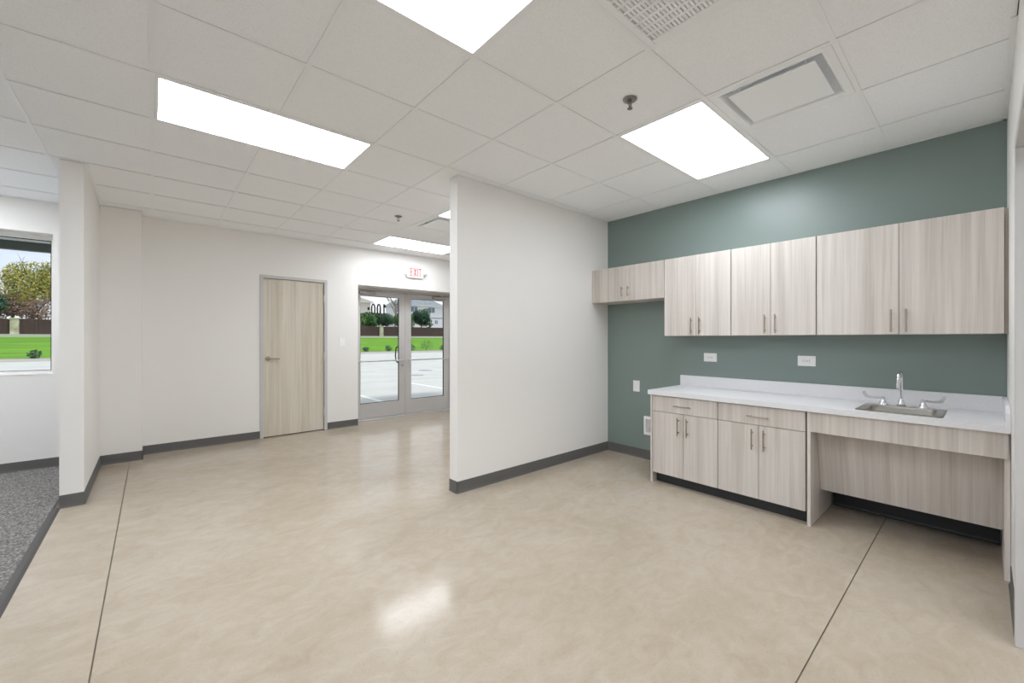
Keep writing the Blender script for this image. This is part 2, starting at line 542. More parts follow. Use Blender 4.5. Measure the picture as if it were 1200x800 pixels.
# ------------------------------------------------------------------ baseboards
def baseboard(name, segs, label, mat='rubber', h=0.102):
    """segs: (x0,y0,x1,y1,nx,ny), a run along a wall face with outward normal"""
    mb = MB()
    for x0, y0, x1, y1, nx, ny in segs:
        prof = [(0, 0), (0.011, 0), (0.007, 0.006), (0.004, 0.02), (0.004, h - 0.002), (0.0025, h), (0, h)]
        mb.prism([(x0 + nx * d, y0 + ny * d, z) for d, z in prof], (x1 - x0, y1 - y0, 0))
    return tag(mb.build(name, mat), label, 'baseboard', kind='structure')
T = 0.004
baseboard('baseboard_far', [(-0.085, YF, DX0, YF, 0, -1)], 'dark grey baseboard left of the wooden door')
baseboard('baseboard_entry', [(DX1, YF, EX0, YF, 0, -1)], 'short dark grey baseboard between wooden and glass doors')
baseboard('baseboard_window', [(XL, YF, -0.55, YF, 0, -1)], 'dark grey baseboard under the window')
baseboard('baseboard_stub', [(-0.55, 4.77, -0.415 + T, 4.77, 0, -1), (-0.415, 4.77, -0.415, 6.115, 1, 0), (-0.415, 6.115, -0.085 + T, 6.115, 0, -1), (-0.085, 6.115 - T, -0.085, YF, 1, 0)], 'dark grey baseboard wrapping the stub wall')
baseboard('baseboard_partition', [(XP - T, YP0, XG, YP0, 0, -1), (XP, YP0 - T, XP, YP1 + T, -1, 0), (XP, YP1, XE, YP1, 0, 1)], 'dark grey baseboard wrapping the partition wall')
baseboard('baseboard_green', [(XG, YP0, XG, 2.056, -1, 0)], 'dark grey baseboard on the green wall left of the cabinets')
baseboard('baseboard_knee', [(XG, 0.80, XG, -0.07, -1, 0)], 'black baseboard on the green wall under the sink', 'black', 0.14)
baseboard('baseboard_right', [(3.5, YR, OPX + 0.05, YR, 0, 1)], 'dark grey baseboard on the right hand wall beside the opening')

# ------------------------------------------------------------------ wooden door
d1 = empty('door_1', ((DX0 + DX1) / 2, YF, 0), 'closed pale wood grain door in a grey metal frame', 'door', kind='structure')
fy0, fy1 = YF - 0.012, YF + 0.155
box('door_jamb', (DX0 + .001, DX0 + .042, fy0, fy1, 0, DZ - .001), 'frame', d1, .002)
box('door_jamb', (DX1 - .042, DX1 - .001, fy0, fy1, 0, DZ - .001), 'frame', d1, .002)
box('door_head', (DX0 + .042, DX1 - .042, fy0, fy1, DZ - .042, DZ - .001), 'frame', d1, .002)
MB().box(DX0 + .042, DX1 - .042, YF + .07, YF + .15, DZ - .06, DZ - .042).box(DX0 + .042, DX0 + .058, YF + .07, YF + .15, 0, DZ - .06).box(DX1 - .058, DX1 - .042, YF + .07, YF + .15, 0, DZ - .06).build('door_stop', 'frame', d1)
leaf = box('door_leaf', (DX0 + .045, DX1 - .047, YF + .012, YF + .056, .012, DZ - .046), 'doorwood', d1, .001)
hx, hz = 1.178, 1.066
MB().tube([(hx, YF + .012, hz), (hx, YF + .002, hz)], .034, 24).build('rose', 'nickel', leaf, True)
MB().tube([(hx, YF + .012, hz), (hx, YF - .045, hz), (hx + .012, YF - .055, hz), (hx + .05, YF - .056, hz), (hx + .13, YF - .052, hz - .001)], [.011, .011, .0115, .0105, .009], 12).build('lever', 'nickel', leaf, True)
box('latch_plate', (DX0 + .0425, DX0 + .0447, YF + .015, YF + .045, hz - .06, hz + .06), 'nickel', leaf)
for z in (1.92, 1.09, 0.28):
    MB().tube([(DX1 - .044, YF - .003, z - .055), (DX1 - .044, YF - .003, z + .055)], .0075, 10).box(DX1 - .046, DX1 - .030, YF - .0135, YF - .0118, z - .05, z + .05).build('hinge', 'alum', d1, True)

# ------------------------------------------------------------------ glass entrance doors
YD = 6.70                                  # inner face of the leaves
d2 = empty('door_2', ((EX0 + EX1) / 2, YD, 0), 'pair of aluminium framed glass entrance doors', 'door', kind='structure')
MB().box(EX0 + .001, EX0 + .05, YD - .03, YD + .07, 0, EZ - .001, b=.002).build('door_jamb', 'alum', d2)
MB().box(EX1 - .05, EX1 - .001, YD - .03, YD + .07, 0, EZ - .001, b=.002).build('door_jamb', 'alum', d2)
MB().box(EX0 + .05, EX1 - .05, YD - .03, YD + .07, EZ - .035, EZ - .001, b=.002).build('door_head', 'alum', d2)
MB().prism([(EX0 + .001, YD - .06, 0), (EX0 + .001, YD + .08, 0), (EX0 + .001, YD + .08, .008), (EX0 + .001, YD + .05, .014), (EX0 + .001, YD - .03, .014), (EX0 + .001, YD - .06, .008)], (EX1 - EX0 - .002, 0, 0)).build('threshold', 'alum', d2)
mid = 3.354
def glass_leaf(x0, x1, hinge_left):
    z0, z1 = .02, EZ - .038
    st = .112
    gz0, gz1 = .265, 2.05
    mb = MB()
    mb.box(x0, x0 + st, YD, YD + .045, z0, z1, b=.0015)
    mb.box(x1 - st, x1, YD, YD + .045, z0, z1, b=.0015)
    mb.box(x0 + st, x1 - st, YD, YD + .045, z0, gz0, b=.0015)
    mb.box(x0 + st, x1 - st, YD, YD + .045, gz1, z1, b=.0015)
    lf = mb.build('door_leaf', 'alum', d2)
    gx0, gx1 = x0 + st, x1 - st
    box('glass_pane', (gx0 + .002, gx1 - .002, YD + .019, YD + .025, gz0 + .002, gz1 - .002), 'glass', lf)
    MB().box(gx0, gx0 + .007, YD + .012, YD + .034, gz0, gz1).box(gx1 - .007, gx1, YD + .012, YD + .034, gz0, gz1).box(gx0 + .007, gx1 - .007, YD + .012, YD + .034, gz1 - .007, gz1).box(gx0 + .007, gx1 - .007, YD + .012, YD + .034, gz0, gz0 + .007).build('gasket', 'gasket', lf)
    MB().tube([(x0 + .04, YD - .055, .968), (x1 - .04, YD - .055, .968)], .0125, 12).tube([(x0 + .055, YD - .055, .968), (x0 + .055, YD, .968)], .011, 10).tube([(x1 - .055, YD - .055, .968), (x1 - .055, YD, .968)], .011, 10).build('push_bar', 'alum', lf, True)
    # surface closer: body on the top rail, two arms to the head
    bx0, bx1 = (x0 + .09, x0 + .36) if hinge_left else (x1 - .36, x1 - .09)
    MB().box(bx0, bx1, YD - .045, YD - .0005, 2.068, 2.118, b=.006, seg=2).build('closer_body', 'closer', lf, True)
    px = (bx0 + bx1) / 2
    e = px + (.26 if hinge_left else -.26)
    MB().tube([(px, YD - .022, 2.118), (px, YD - .022, 2.127)], .012, 10).box(px - .012, px + .012, YD - .034, YD - .01, 2.127, 2.133).tube([(px, YD - .022, 2.13), ((px + e) / 2 + .03, YD - .20, 2.13), (e, YD - .03, 2.133)], .008, 8).build('closer_arm', 'closer', lf, True)
    return lf
lA = glass_leaf(EX0 + .054, mid - .002, True)
lB = glass_leaf(mid + .002, EX1 - .054, False)
# lock cylinder and outside pull on the left leaf
MB().tube([(mid - .055, YD, .872), (mid - .055, YD - .008, .872)], .017, 16).build('lock_cylinder', 'nickel', lA, True)
px = mid - .135
MB().tube([(px + .02, YD + .045, 1.20), (px + .02, YD + .085, 1.195), (px + .01, YD + .10, 1.17), (px, YD + .10, 1.05), (px + .01, YD + .10, .95), (px + .03, YD + .085, .925), (px + .03, YD + .045, .92)], .011, 10).build('pull_handle', 'ink', lA, True)
# the suite number is lettered on the outer face of the glass and reads mirrored from inside
dz0, dz1 = 1.738, 1.928
def digit_zero(x0, x1):
    mb = MB()
    y0, cxm, czm, rx, rz, st = YD + .0256, (x0 + x1) / 2, (dz0 + dz1) / 2, (x1 - x0) / 2, (dz1 - dz0) / 2, .026
    n = 32
    rings = []
    for yy in (y0, y0 + .001):
        for (ax, az) in ((rx, rz), (rx - st, rz - st)):
            rings.append([mb.bm.verts.new((cxm + ax * math.copysign(abs(math.cos(2 * math.pi * k / n)) ** .8, math.cos(2 * math.pi * k / n)), yy, czm + az * math.sin(2 * math.pi * k / n))) for k in range(n)])
    for a, b in ((0, 1), (2, 3), (0, 2), (1, 3)):
        for k in range(n):
            mb.bm.faces.new((rings[a][k], rings[a][(k + 1) % n], rings[b][(k + 1) % n], rings[b][k]))
    return mb.build('digit', 'ink', lA)
digit_zero(2.748, 2.828)
digit_zero(2.845, 2.925)
yq = YD + .0256
MB().prism([(2.963, yq, dz0), (2.987, yq, dz0), (2.987, yq, dz1 - .055), (3.014, yq, dz1 - .06), (3.014, yq, dz1 - .038), (2.985, yq, dz1), (2.963, yq, dz1)], (0, .001, 0)).build('digit', 'ink', lA)
box('dash_mark', (2.69, 2.725, YD + .0257, YD + .0267, 1.815, 1.862), 'ink', lA)

# ------------------------------------------------------------------ window
w1 = empty('window_1', ((WX0 + WX1) / 2, YF + .16, WZ0), 'fixed window with thin white frame looking onto lawn', 'window', kind='structure')
gy = YF + .15
MB().box(WX0 + .001, WX1 - .001, gy, gy + .06, WZ0 + .001, WZ0 + .032).box(WX0 + .001, WX1 - .001, gy, gy + .06, WZ1 - .045, WZ1 - .001).box(WX0 + .001, WX0 + .03, gy, gy + .06, WZ0 + .032, WZ1 - .045).box(WX1 - .028, WX1 - .001, gy, gy + .06, WZ0 + .032, WZ1 - .045).build('window_frame', 'winwhite', w1)
gx0, gx1, gz0, gz1 = WX0 + .03, WX1 - .028, WZ0 + .032, WZ1 - .045
MB().box(gx0, gx1, gy + .018, gy + .03, gz1 - .008, gz1).box(gx0, gx1, gy + .018, gy + .03, gz0, gz0 + .006).box(gx1 - .008, gx1, gy + .018, gy + .03, gz0, gz1).box(gx0, gx0 + .008, gy + .018, gy + .03, gz0, gz1).build('gasket', 'gasket', w1)
box('glass_pane', (gx0, gx1, gy + .031, gy + .037, gz0, gz1), 'glass', w1)
box('window_sill', (WX0 + .001, WX1 - .001, YF - .004, gy - .001, WZ0 + .0005, WZ0 + .006), 'winwhite', w1)
MB().box(WX0 - .0, WX1, YF - .006, YF - .0005, WZ1 + .001, WZ1 + .012).build('head_bead', 'winwhite', w1)

for k, (a, b) in enumerate(LW):
    w = empty('window_%d' % (k + 2), (XL - .1, (a + b) / 2, .6), 'unseen white framed window added left of the carpet for daylight', 'window', kind='structure')
    MB().box(XL - .13, XL - .07, a + .001, b - .001, .601, .64).box(XL - .13, XL - .07, a + .001, b - .001, 2.38, 2.419).box(XL - .13, XL - .07, a + .001, a + .04, .64, 2.38).box(XL - .13, XL - .07, b - .04, b - .001, .64, 2.38).build('window_frame', 'winwhite', w)
    box('glass_pane', (XL - .103, XL - .097, a + .04, b - .04, .64, 2.38), 'glass', w)

# ------------------------------------------------------------------ wide opening on the right
d3 = empty('door_3', (OPX, YR - .08, 0), 'grey metal frame of the wide opening at the right edge', 'door frame', kind='structure')
for x0, x1, s in ((OPX - .04, OPX, 1), (-1.2, -1.16, -1)):
    MB().box(x0, x1, YR - .172, YR + .010, 0, 2.155, b=.002).box(x0 + (.04 if s > 0 else -.012), x1 + (.012 if s > 0 else -.04), YR + .0005, YR + .010, 0, 2.155).build('door_jamb', 'frame', d3)
    sx0, sx1 = (x0 - .016, x0) if s > 0 else (x1, x1 + .016)
    box('door_stop', (sx0, sx1, YR - .12, YR - .055, 0, 2.155), 'frame', d3)
MB().box(-1.2, OPX, YR - .172, YR + .010, 2.155, 2.1945, b=.002).build('door_head', 'frame', d3)

# ------------------------------------------------------------------ ceiling lights, vents, sprinklers
def ceiling_light(x, y, label):
    t = empty('ceiling_light', (x + G, y + G / 2, H), label, 'ceiling light', 'flush ceiling light panels')
    x0, x1, y0, y1 = x + .013, x + 2 * G - .013, y + .013, y + G - .013
    w = .014
    MB().box(x0, x1, y0, y0 + w, H - .001, H + .03).box(x0, x1, y1 - w, y1, H - .001, H + .03).box(x0, x0 + w, y0 + w, y1 - w, H - .001, H + .03).box(x1 - w, x1, y0 + w, y1 - w, H - .001, H + .03).build('frame', 'tee', t)
    box('diffuser', (x0 + w, x1 - w, y0 + w, y1 - w, H + .002, H + .006), 'panel', t)
    box('housing', (x0, x1, y0, y1, H + .03, H + .06), 'tee', t)
    return t
LL = {(0, 1.08): 'large light panel cut by the top edge of the photo', (0, 2.91): 'long light panel left of centre near the wooden door side',
      (2.44, 1.08): 'light panel beside the square diffuser in front of the green wall', (2.44, 3.52): 'light panel just behind the free end of the partition wall',
      (2.44, 5.35): 'light panel above the exit sign and glass doors'}
for x, y in LIGHTS:
    ceiling_light(x, y, LL.get((x, y), 'unseen added light panel above the grey carpet'))
# unseen panels added in the room beyond the opening to brighten the cabinet fronts
for x in (-2.2, -0.6, 1.0, 2.6):
    t = empty('ceiling_light', (x, -1.6, H), 'unseen added light panel in the room beyond the wide opening', 'ceiling light', 'flush ceiling light panels')
    MB().box(x - .6, x + .6, -1.9, -1.3, H - .0, H + .019).build('frame', 'tee', t)
    box('diffuser', (x - .58, x + .58, -1.88, -1.32, H - .006, H - .0005), 'panel', t)

def diffuser(x, y, label):
    t = empty('air_diffuser', (x + G / 2, y + G / 2, H), label, 'air vent', 'square ceiling diffusers')
    x0, x1, y0, y1 = x + .013, x + G - .013, y + .013, y + G - .013
    rings = []
    mb = MB()
    for ins, z in ((0, 0), (.036, .001), (.044, .004), (.05, .014), (.058, .045), (.075, .07), (.2, .075)):
        rings.append([mb.bm.verts.new(p) for p in ((x0 + ins, y0 + ins, H + z), (x1 - ins, y0 + ins, H + z), (x1 - ins, y1 - ins, H + z), (x0 + ins, y1 - ins, H + z))])
    for a, b in zip(rings, rings[1:]):
        for k in range(4): mb.bm.faces.new((a[k], a[(k + 1) % 4], b[(k + 1) % 4], b[k]))
    mb.bm.faces.new(rings[-1])
    mb.build('pan', 'tee', t)
    ins = .081
    pl = MB().box(x0 + ins, x1 - ins, y0 + ins, y1 - ins, H - .001, H + .004, b=.0015).build('plaque', 'tee', t)
    for sx in (x0 + .13, x1 - .13):
        for sy in (y0 + .13, y1 - .13):
            box('hanger', (sx - .008, sx + .008, sy - .002, sy + .002, H + .004, H + .0745), 'tee', t)
    return t
diffuser(2.44, .47, 'square plaque air diffuser beside the near light panel')
diffuser(2.44, 4.13, 'square air diffuser half hidden behind the partition end')

gt = empty('return_grille', (GRILLE[0] + G / 2, GRILLE[1] + G / 2, H), 'square egg crate return air grille at the top edge', 'air vent')
x0, x1, y0, y1 = GRILLE[0] + .013, GRILLE[0] + G - .013, GRILLE[1] + .013, GRILLE[1] + G - .013
w = .034
MB().box(x0, x1, y0, y0 + w, H - .003, H + .014, b=.002).box(x0, x1, y1 - w, y1, H - .003, H + .014, b=.002).box(x0, x0 + w, y0 + w, y1 - w, H - .003, H + .014, b=.002).box(x1 - w, x1, y0 + w, y1 - w, H - .003, H + .014, b=.002).build('frame', 'tee', gt)
ix0, ix1, iy0, iy1 = x0 + w, x1 - w, y0 + w, y1 - w
nr, ns = 11, 30
for k in range(1, nr):
    xx = ix0 + (ix1 - ix0) * k / nr
    box('rib', (xx - .006, xx + .006, iy0, iy1, H - .001, H + .012), 'tee', gt)
for k in range(1, ns):
    yy = iy0 + (iy1 - iy0) * k / ns
    box('slat', (ix0, ix1, yy - .0058, yy + .0058, H + .0005, H + .012), 'tee', gt)
box('backing', (ix0, ix1, iy0, iy1, H + .014, H + .018), 'tee', gt)

def sprinkler(x, y, label):
    t = empty('fire_sprinkler', (x, y, H), label, 'sprinkler', 'ceiling fire sprinklers')
    MB().lathe((x, y, H), [(.041, .0022), (.041, -.001), (.036, -.006), (.02, -.009), (.012, -.004), (.012, .0022)], 24).build('escutcheon', 'gunmetal', t, True)
    MB().lathe((x, y, H), [(.011, -.004), (.011, -.018), (.007, -.02)], 12).build('body', 'nickel', t, True)
    MB().tube([(x - .010, y, H - .016), (x - .013, y, H - .03), (x - .006, y, H - .05)], .003, 8).tube([(x + .010, y, H - .016), (x + .013, y, H - .03), (x + .006, y, H - .05)], .003, 8).build('frame_arm', 'gunmetal', t, True)
    MB().tube([(x, y, H - .018), (x, y, H - .046)], .0022, 8).build('bulb', 'nickel', t, True)
    MB().lathe((x, y, H), [(.006, -.046), (.006, -.05), (.016, -.052), (.016, -.054), (.002, -.054)], 16).build('deflector', 'gunmetal', t, True)
sprinkler(2.125, 1.375, 'small chrome fire sprinkler beside the near light panel')
sprinkler(2.135, 4.435, 'tiny fire sprinkler over the far hall left of the partition end')

# ------------------------------------------------------------------ cabinets
def pull(parent, x, y, z, length, vertical):
    """bar pull on a face looking towards -x"""
    h = length / 2
    mb = MB()
    d = (0, 0, 1) if vertical else (0, 1, 0)
    P = lambda s, off: (x - off, y + d[1] * s, z + d[2] * s)
    mb.tube([P(-h, .03), P(h, .03)], .0052, 10)
    for s in (-h * .66, h * .66):
        mb.tube([P(s, 0), P(s, .03)], .0042, 8)
    return mb.build('handle', 'nickel', parent, True)

UX = 3.83
def wall_cabinet(y0, y1, z0, z1, label, hy, hz0, hz1, wide_gap=.0022):
    t = empty('wall_cabinet', (XG - .15, (y0 + y1) / 2, z0), label, 'cabinet', 'wall cabinets on the green wall')
    box('body', (UX + .0215, XG - .001, y0 + .0012, y1 - .0012, z0, z1), 'wood', t, .0005)
    box('reveal', (UX + .0195, UX + .0212, y0 + .004, y1 - .004, z0 + .004, z1 - .004), 'cabin', t)
    m = (y0 + y1) / 2 if hy is None else hy
    for a, b, s in ((m, y1, 1), (y0, m, -1)):
        d = box('door', (UX, UX + .019, a + (wide_gap if s < 0 else .0012), b - (.0012 if s < 0 else wide_gap), z0 + .001, z1 - .001), 'wood', t, .0008)
        pull(d, UX, m + s * .038, (hz0 + hz1) / 2, hz1 - hz0, True)
    return t
Z1 = 2.119
wall_cabinet(2.090, 2.978, 1.742, Z1, 'short wall cabinet over the refrigerator space next to partition', 2.533, 1.786, 1.896)
wall_cabinet(1.463, 2.088, 1.362, Z1, 'tall two door wall cabinet left of the pair, next to the short one', 1.772, 1.378, 1.533)
wall_cabinet(.845, 1.461, 1.362, Z1, 'middle tall two door wall cabinet over the right outlet', 1.154, 1.378, 1.533)
wall_cabinet(-.082, .843, 1.362, Z1, 'widest wall cabinet above the sink at the right end', .381, 1.378, 1.533)
tag(box('filler_strip', (UX + .03, UX + .05, YR + .001, -.0835, 1.362, Z1), 'wood'), 'narrow wood filler strip between last wall cabinet and wall', 'filler strip')

BX = 3.517
CT = .817                     # underside of the counter
def base_cabinet(y0, y1, label, side_left):
    t = empty('base_cabinet', (XG - .3, (y0 + y1) / 2, 0), label, 'cabinet', 'base cabinets')
    yt = y1 - (.0205 if side_left else 0)
    box('body', (BX + .0215, XG - .014, y0 + .001, yt - .001, .098, CT), 'wood', t)
    box('reveal', (BX + .0195, BX + .0212, y0 + .003, yt - .003, .102, CT - .004), 'cabin', t)
    box('toe_kick', (BX + .075, BX + .087, y0 + .001, yt - .001, 0, .0975), 'black', t)
    if side_left:
        box('side_panel', (BX, XG - .014, y1 - .019, y1, 0, CT), 'wood', t, .0006)
    m = (y0 + yt) / 2
    dr = box('drawer', (BX, BX + .019, y0 + .0022, yt - .0022, .668, CT - .007), 'wood', t, .0008)
    pull(dr, BX, m, .733, .152, False)
    for a, b, s in ((m, yt, 1), (y0, m, -1)):
        d = box('door', (BX, BX + .019, a + (.0022 if s < 0 else .0013), b - (.0013 if s < 0 else .0022), .098, .6635), 'wood', t, .0008)
        pull(d, BX, m + s * .041, .555, .158, True)
    return t
base_cabinet(1.446, 2.055, 'left base cabinet with drawer next to the open refrigerator space', True)
base_cabinet(.838, 1.445, 'right base cabinet with drawer next to the open sink bay', False)

sb = empty('sink_bay', (XG - .3, .36, 0), 'open knee space under the sink with apron and sloped panel', 'sink base')
box('end_panel', (BX - .001, XG - .014, .808, .829, 0, CT), 'wood', sb, .0006)
box('end_panel', (BX + .02, XG - .014, YR + .002, -.074, 0, CT), 'wood', sb, .0006)
box('apron', (BX, BX + .019, -.088, .8075, .672, CT - .003), 'wood', sb, .0008)
kp = box('knee_panel', (3.7255, 3.7415, -.0735, .8075, .192, .808), 'wood', sb, .0006)
kp.rotation_euler = (0, -math.atan2(.141, .60), 0)

ct = empty('countertop', (XG - .3, .98, CT), 'light grey stone look countertop with low backsplash', 'countertop')
cx0, cx1, cy0, cy1, cz0, cz1 = 3.49, XG - .0012, YR + .0012, 2.068, CT + .0005, .857
SX0, SX1, SY0, SY1 = 3.558, 3.900, .180, .552          # sink cut out
MB().box(cx0, SX0, cy0, cy1, cz0, cz1).box(SX1, cx1, cy0, cy1, cz0, cz1).box(SX0, SX1, cy0, SY0, cz0, cz1).box(SX0, SX1, SY1, cy1, cz0, cz1).build('slab', 'top', ct)
box('backsplash', (XG - .02, XG - .0012, cy0, cy1, cz1, .960), 'top', ct, .001)
MB().prism([(3.50, cy0, cz1), (XG - .0205, cy0, cz1), (XG - .0205, cy0, .960), (3.575, cy0, .960), (3.50, cy0, .925)], (0, .019, 0)).build('side_splash', 'top', ct)

# sink
sk = empty('sink', (3.75, .366, cz1), 'small stainless steel drop in sink', 'sink')
def rrect(x0, x1, y0, y1, r, z, n=6):
    pts = []
    for cxx, cyy, a0 in ((x1 - r, y1 - r, 0), (x0 + r, y1 - r, 90), (x0 + r, y0 + r, 180), (x1 - r, y0 + r, 270)):
        for k in range(n + 1):
            a = R(a0 + 90 * k / n)
            pts.append((cxx + r * math.cos(a), cyy + r * math.sin(a), z))
    return pts
def loft(rings, name, mat, parent, cap_last=False):
    mb = MB()
    vr = [[mb.bm.verts.new(p) for p in r] for r in rings]
    for a, b in zip(vr, vr[1:]):
        for k in range(len(a)):
            mb.bm.faces.new((a[k], a[(k + 1) % len(a)], b[(k + 1) % len(a)], b[k]))
    if cap_last: mb.bm.faces.new(vr[-1])
    return mb.build(name, mat, parent, True)
zr = cz1
bx0, bx1, by0, by1 = 3.575, 3.872, .205, .528
loft([rrect(3.54, 3.972, .160, .572, .025, zr + .0005), rrect(3.54, 3.972, .160, .572, .025, zr + .004), rrect(3.548, 3.964, .168, .564, .022, zr + .006), rrect(bx0 - .006, bx1 + .006, by0 - .006, by1 + .006, .045, zr + .005), rrect(bx0, bx1, by0, by1, .042, zr - .002)], 'rim', 'steel', sk)
loft([rrect(bx0, bx1, by0, by1, .042, zr - .002), rrect(bx0 + .006, bx1 - .006, by0 + .006, by1 - .006, .045, zr - .11), rrect(bx0 + .02, bx1 - .02, by0 + .02, by1 - .02, .05, zr - .132), rrect(bx0 + .05, bx1 - .05, by0 + .05, by1 - .05, .05, zr - .138), rrect(bx0 + .12, bx1 - .12, by0 + .12, by1 - .12, .02, zr - .14)], 'basin', 'steel', sk, True)
MB().lathe((3.72, .366, zr - .14), [(.042, .001), (.044, .004), (.036, .005), (.028, .002), (.004, .002)], 20).build('drain', 'chrome', sk, True)

# faucet
FX, FZ = 3.928, cz1 + .0055
fc = empty('faucet', (FX, .377, FZ), 'chrome gooseneck faucet with two blade handles', 'faucet')
fy = .378
MB().lathe((FX, fy, FZ), [(.028, 0), (.028, .006), (.019, .012), (.017, .034), (.012, .042), (.011, .05)], 20).build('spout_base', 'chrome', fc, True)
pts = [(FX, fy, FZ + .03), (FX, fy, 1.045)]
for k in range(1, 13):
    a = math.pi * k / 12
    pts.append((FX - .062 + .062 * math.cos(a), fy + .004 * k / 12, 1.045 + .062 * math.sin(a)))
pts.append((FX - .124, fy + .004, 1.025))
MB().tube(pts, .0095, 14).build('spout', 'chrome', fc, True)
MB().tube([(FX - .124, fy + .004, 1.03), (FX - .124, fy + .004, .995)], .0115, 14).build('aerator', 'chrome', fc, True)
for y, s in ((.474, 1), (.270, -1)):
    hb = MB().lathe((FX, y, FZ), [(.027, 0), (.027, .005), (.02, .02), (.013, .036), (.014, .042), (.013, .052), (.008, .056)], 20).build('handle', 'chrome', fc, True)
    prof = [(0, .038), (.012 * s, .043), (.045 * s, .040), (.075 * s, .040), (.092 * s, .048), (.106 * s, .072), (.108 * s, .090), (.094 * s, .092), (.086 * s, .074), (.074 * s, .060), (.045 * s, .055), (.012 * s, .057), (0, .054)]
    MB().prism([(FX - .006 - abs(a) * .12, y + a, FZ + z) for a, z in prof], (.008, 0, 0)).build('blade_lever', 'chrome', hb)

# ------------------------------------------------------------------ electrical plates
def plate_x(name, y0, y1, z0, z1, label, cat, kind, grp=None):
    """a plate on the green wall"""
    t = empty(name, (XG, (y0 + y1) / 2, z0), label, cat, grp)
    MB().box(XG - .006, XG - .0002, y0, y1, z0, z1, b=.002).build('plate', 'white', t)
    cyy, czz = (y0 + y1) / 2, (z0 + z1) / 2
    if kind == 'outlet':
        rp = MB().box(XG - .008, XG - .006, cyy - .034, cyy + .034, czz - .017, czz + .017, b=.001).build('receptacle', 'white', t)
        for s in (-1, 1):
            MB().box(XG - .0084, XG - .0079, cyy + s * .019 - .006, cyy + s * .019 + .001, czz - .009, czz - .006).box(XG - .0084, XG - .0079, cyy + s * .019 - .006, cyy + s * .019 + .001, czz + .005, czz + .008).box(XG - .0084, XG - .0079, cyy + s * .019 + .006, cyy + s * .019 + .010, czz - .002, czz + .002).build('slots', 'dark', rp)
        box('test_button', (XG - .0086, XG - .0079, cyy - .004, cyy + .004, czz - .006, czz + .006), 'frame', rp)
    else:
        rp = MB().box(XG - .008, XG - .006, cyy - .017, cyy + .017, czz - .034, czz + .034, b=.001).build('receptacle', 'white', t)
        for s in (-1, 1):
            MB().box(XG - .0084, XG - .0079, cyy - .008, cyy - .005, czz + s * .019 - .004, czz + s * .019 + .004).box(XG - .0084, XG - .0079, cyy + .005, cyy + .008, czz + s * .019 - .004, czz + s * .019 + .004).build('slots', 'frame', rp)
    return t
plate_x('wall_outlet', 1.708, 1.832, 1.109, 1.192, 'white horizontal outlet under the left tall wall cabinet', 'outlet', 'outlet', 'white outlets on the green wall')
plate_x('wall_outlet', .915, 1.041, 1.104, 1.190, 'white horizontal outlet under the middle wall cabinet', 'outlet', 'outlet', 'white outlets on the green wall')
plate_x('wall_outlet', 2.550, 2.632, .738, .862, 'white upright outlet in the open refrigerator space', 'outlet', 'upright', 'white outlets on the green wall')
wb = empty('water_outlet_box', (XG, 2.40, .27), 'white recessed water outlet box behind the base cabinet edge', 'outlet box')
MB().box(XG - .012, XG - .0002, 2.47, 2.494, .27, .475, b=.002).box(XG - .012, XG - .0002, 2.30, 2.324, .27, .475, b=.002).box(XG - .012, XG - .0002, 2.324, 2.47, .27, .30, b=.002).box(XG - .012, XG - .0002, 2.324, 2.47, .445, .475, b=.002).build('rim', 'white', wb)
box('back_plate', (XG - .003, XG - .0002, 2.324, 2.47, .30, .445), 'frame', wb)
MB().tube([(XG - .003, 2.397, .33), (XG - .03, 2.397, .33), (XG - .03, 2.397, .365)], .008, 10).build('valve', 'chrome', wb, True)

ls = empty('light_switch', (2.15, YF, 1.22), 'white rocker light switch between the wooden and glass doors', 'light switch')
MB().box(2.108, 2.192, YF - .006, YF - .0002, 1.225, 1.345, b=.002).build('plate', 'white', ls)
MB().box(2.133, 2.167, YF - .009, YF - .006, 1.252, 1.318, b=.0015).build('rocker', 'white', ls)

# ------------------------------------------------------------------ exit sign
ex = empty('exit_sign', (3.36, YF, 2.36), 'white exit sign with red letters above the glass doors', 'exit sign')
MB().box(3.19, 3.50, YF - .05, YF - .0005, 2.362, 2.552, b=.014, seg=3).build('housing', 'white', ex, True)
ly0, ly1, lz0, lz1, sw = YF - .052, YF - .0495, 2.388, 2.528, .0165
MB().box(3.248, 3.248 + sw, ly0, ly1, lz0, lz1).box(3.248 + sw, 3.300, ly0, ly1, lz0, lz0 + sw).box(3.248 + sw, 3.300, ly0, ly1, lz1 - sw, lz1).box(3.248 + sw, 3.294, ly0, ly1, (lz0 + lz1) / 2 - sw / 2, (lz0 + lz1) / 2 + sw / 2).build('letter', 'red', ex)
MB().prism([(3.308, ly0, lz0), (3.327, ly0, lz0), (3.372, ly0, lz1), (3.353, ly0, lz1)], (0, ly1 - ly0, 0)).prism([(3.353, ly0 - .0003, lz0), (3.372, ly0 - .0003, lz0), (3.327, ly0 - .0003, lz1), (3.308, ly0 - .0003, lz1)], (0, ly1 - ly0, 0)).build('letter', 'red', ex)
MB().box(3.382, 3.382 + sw, ly0, ly1, lz0, lz1).build('letter', 'red', ex)
MB().box(3.429 - sw / 2, 3.429 + sw / 2, ly0, ly1, lz0, lz1 - sw).box(3.406, 3.452, ly0, ly1, lz1 - sw, lz1).build('letter', 'red', ex)
for s, xx in ((-1, 3.155), (1, 3.535)):
    MB().tube([(xx - s * .045, YF - .03, 2.432), (xx, YF - .035, 2.43), (xx + s * .006, YF - .075, 2.425)], [.012, .014, .024], 14).build('lamp_head', 'frame', ex, True)

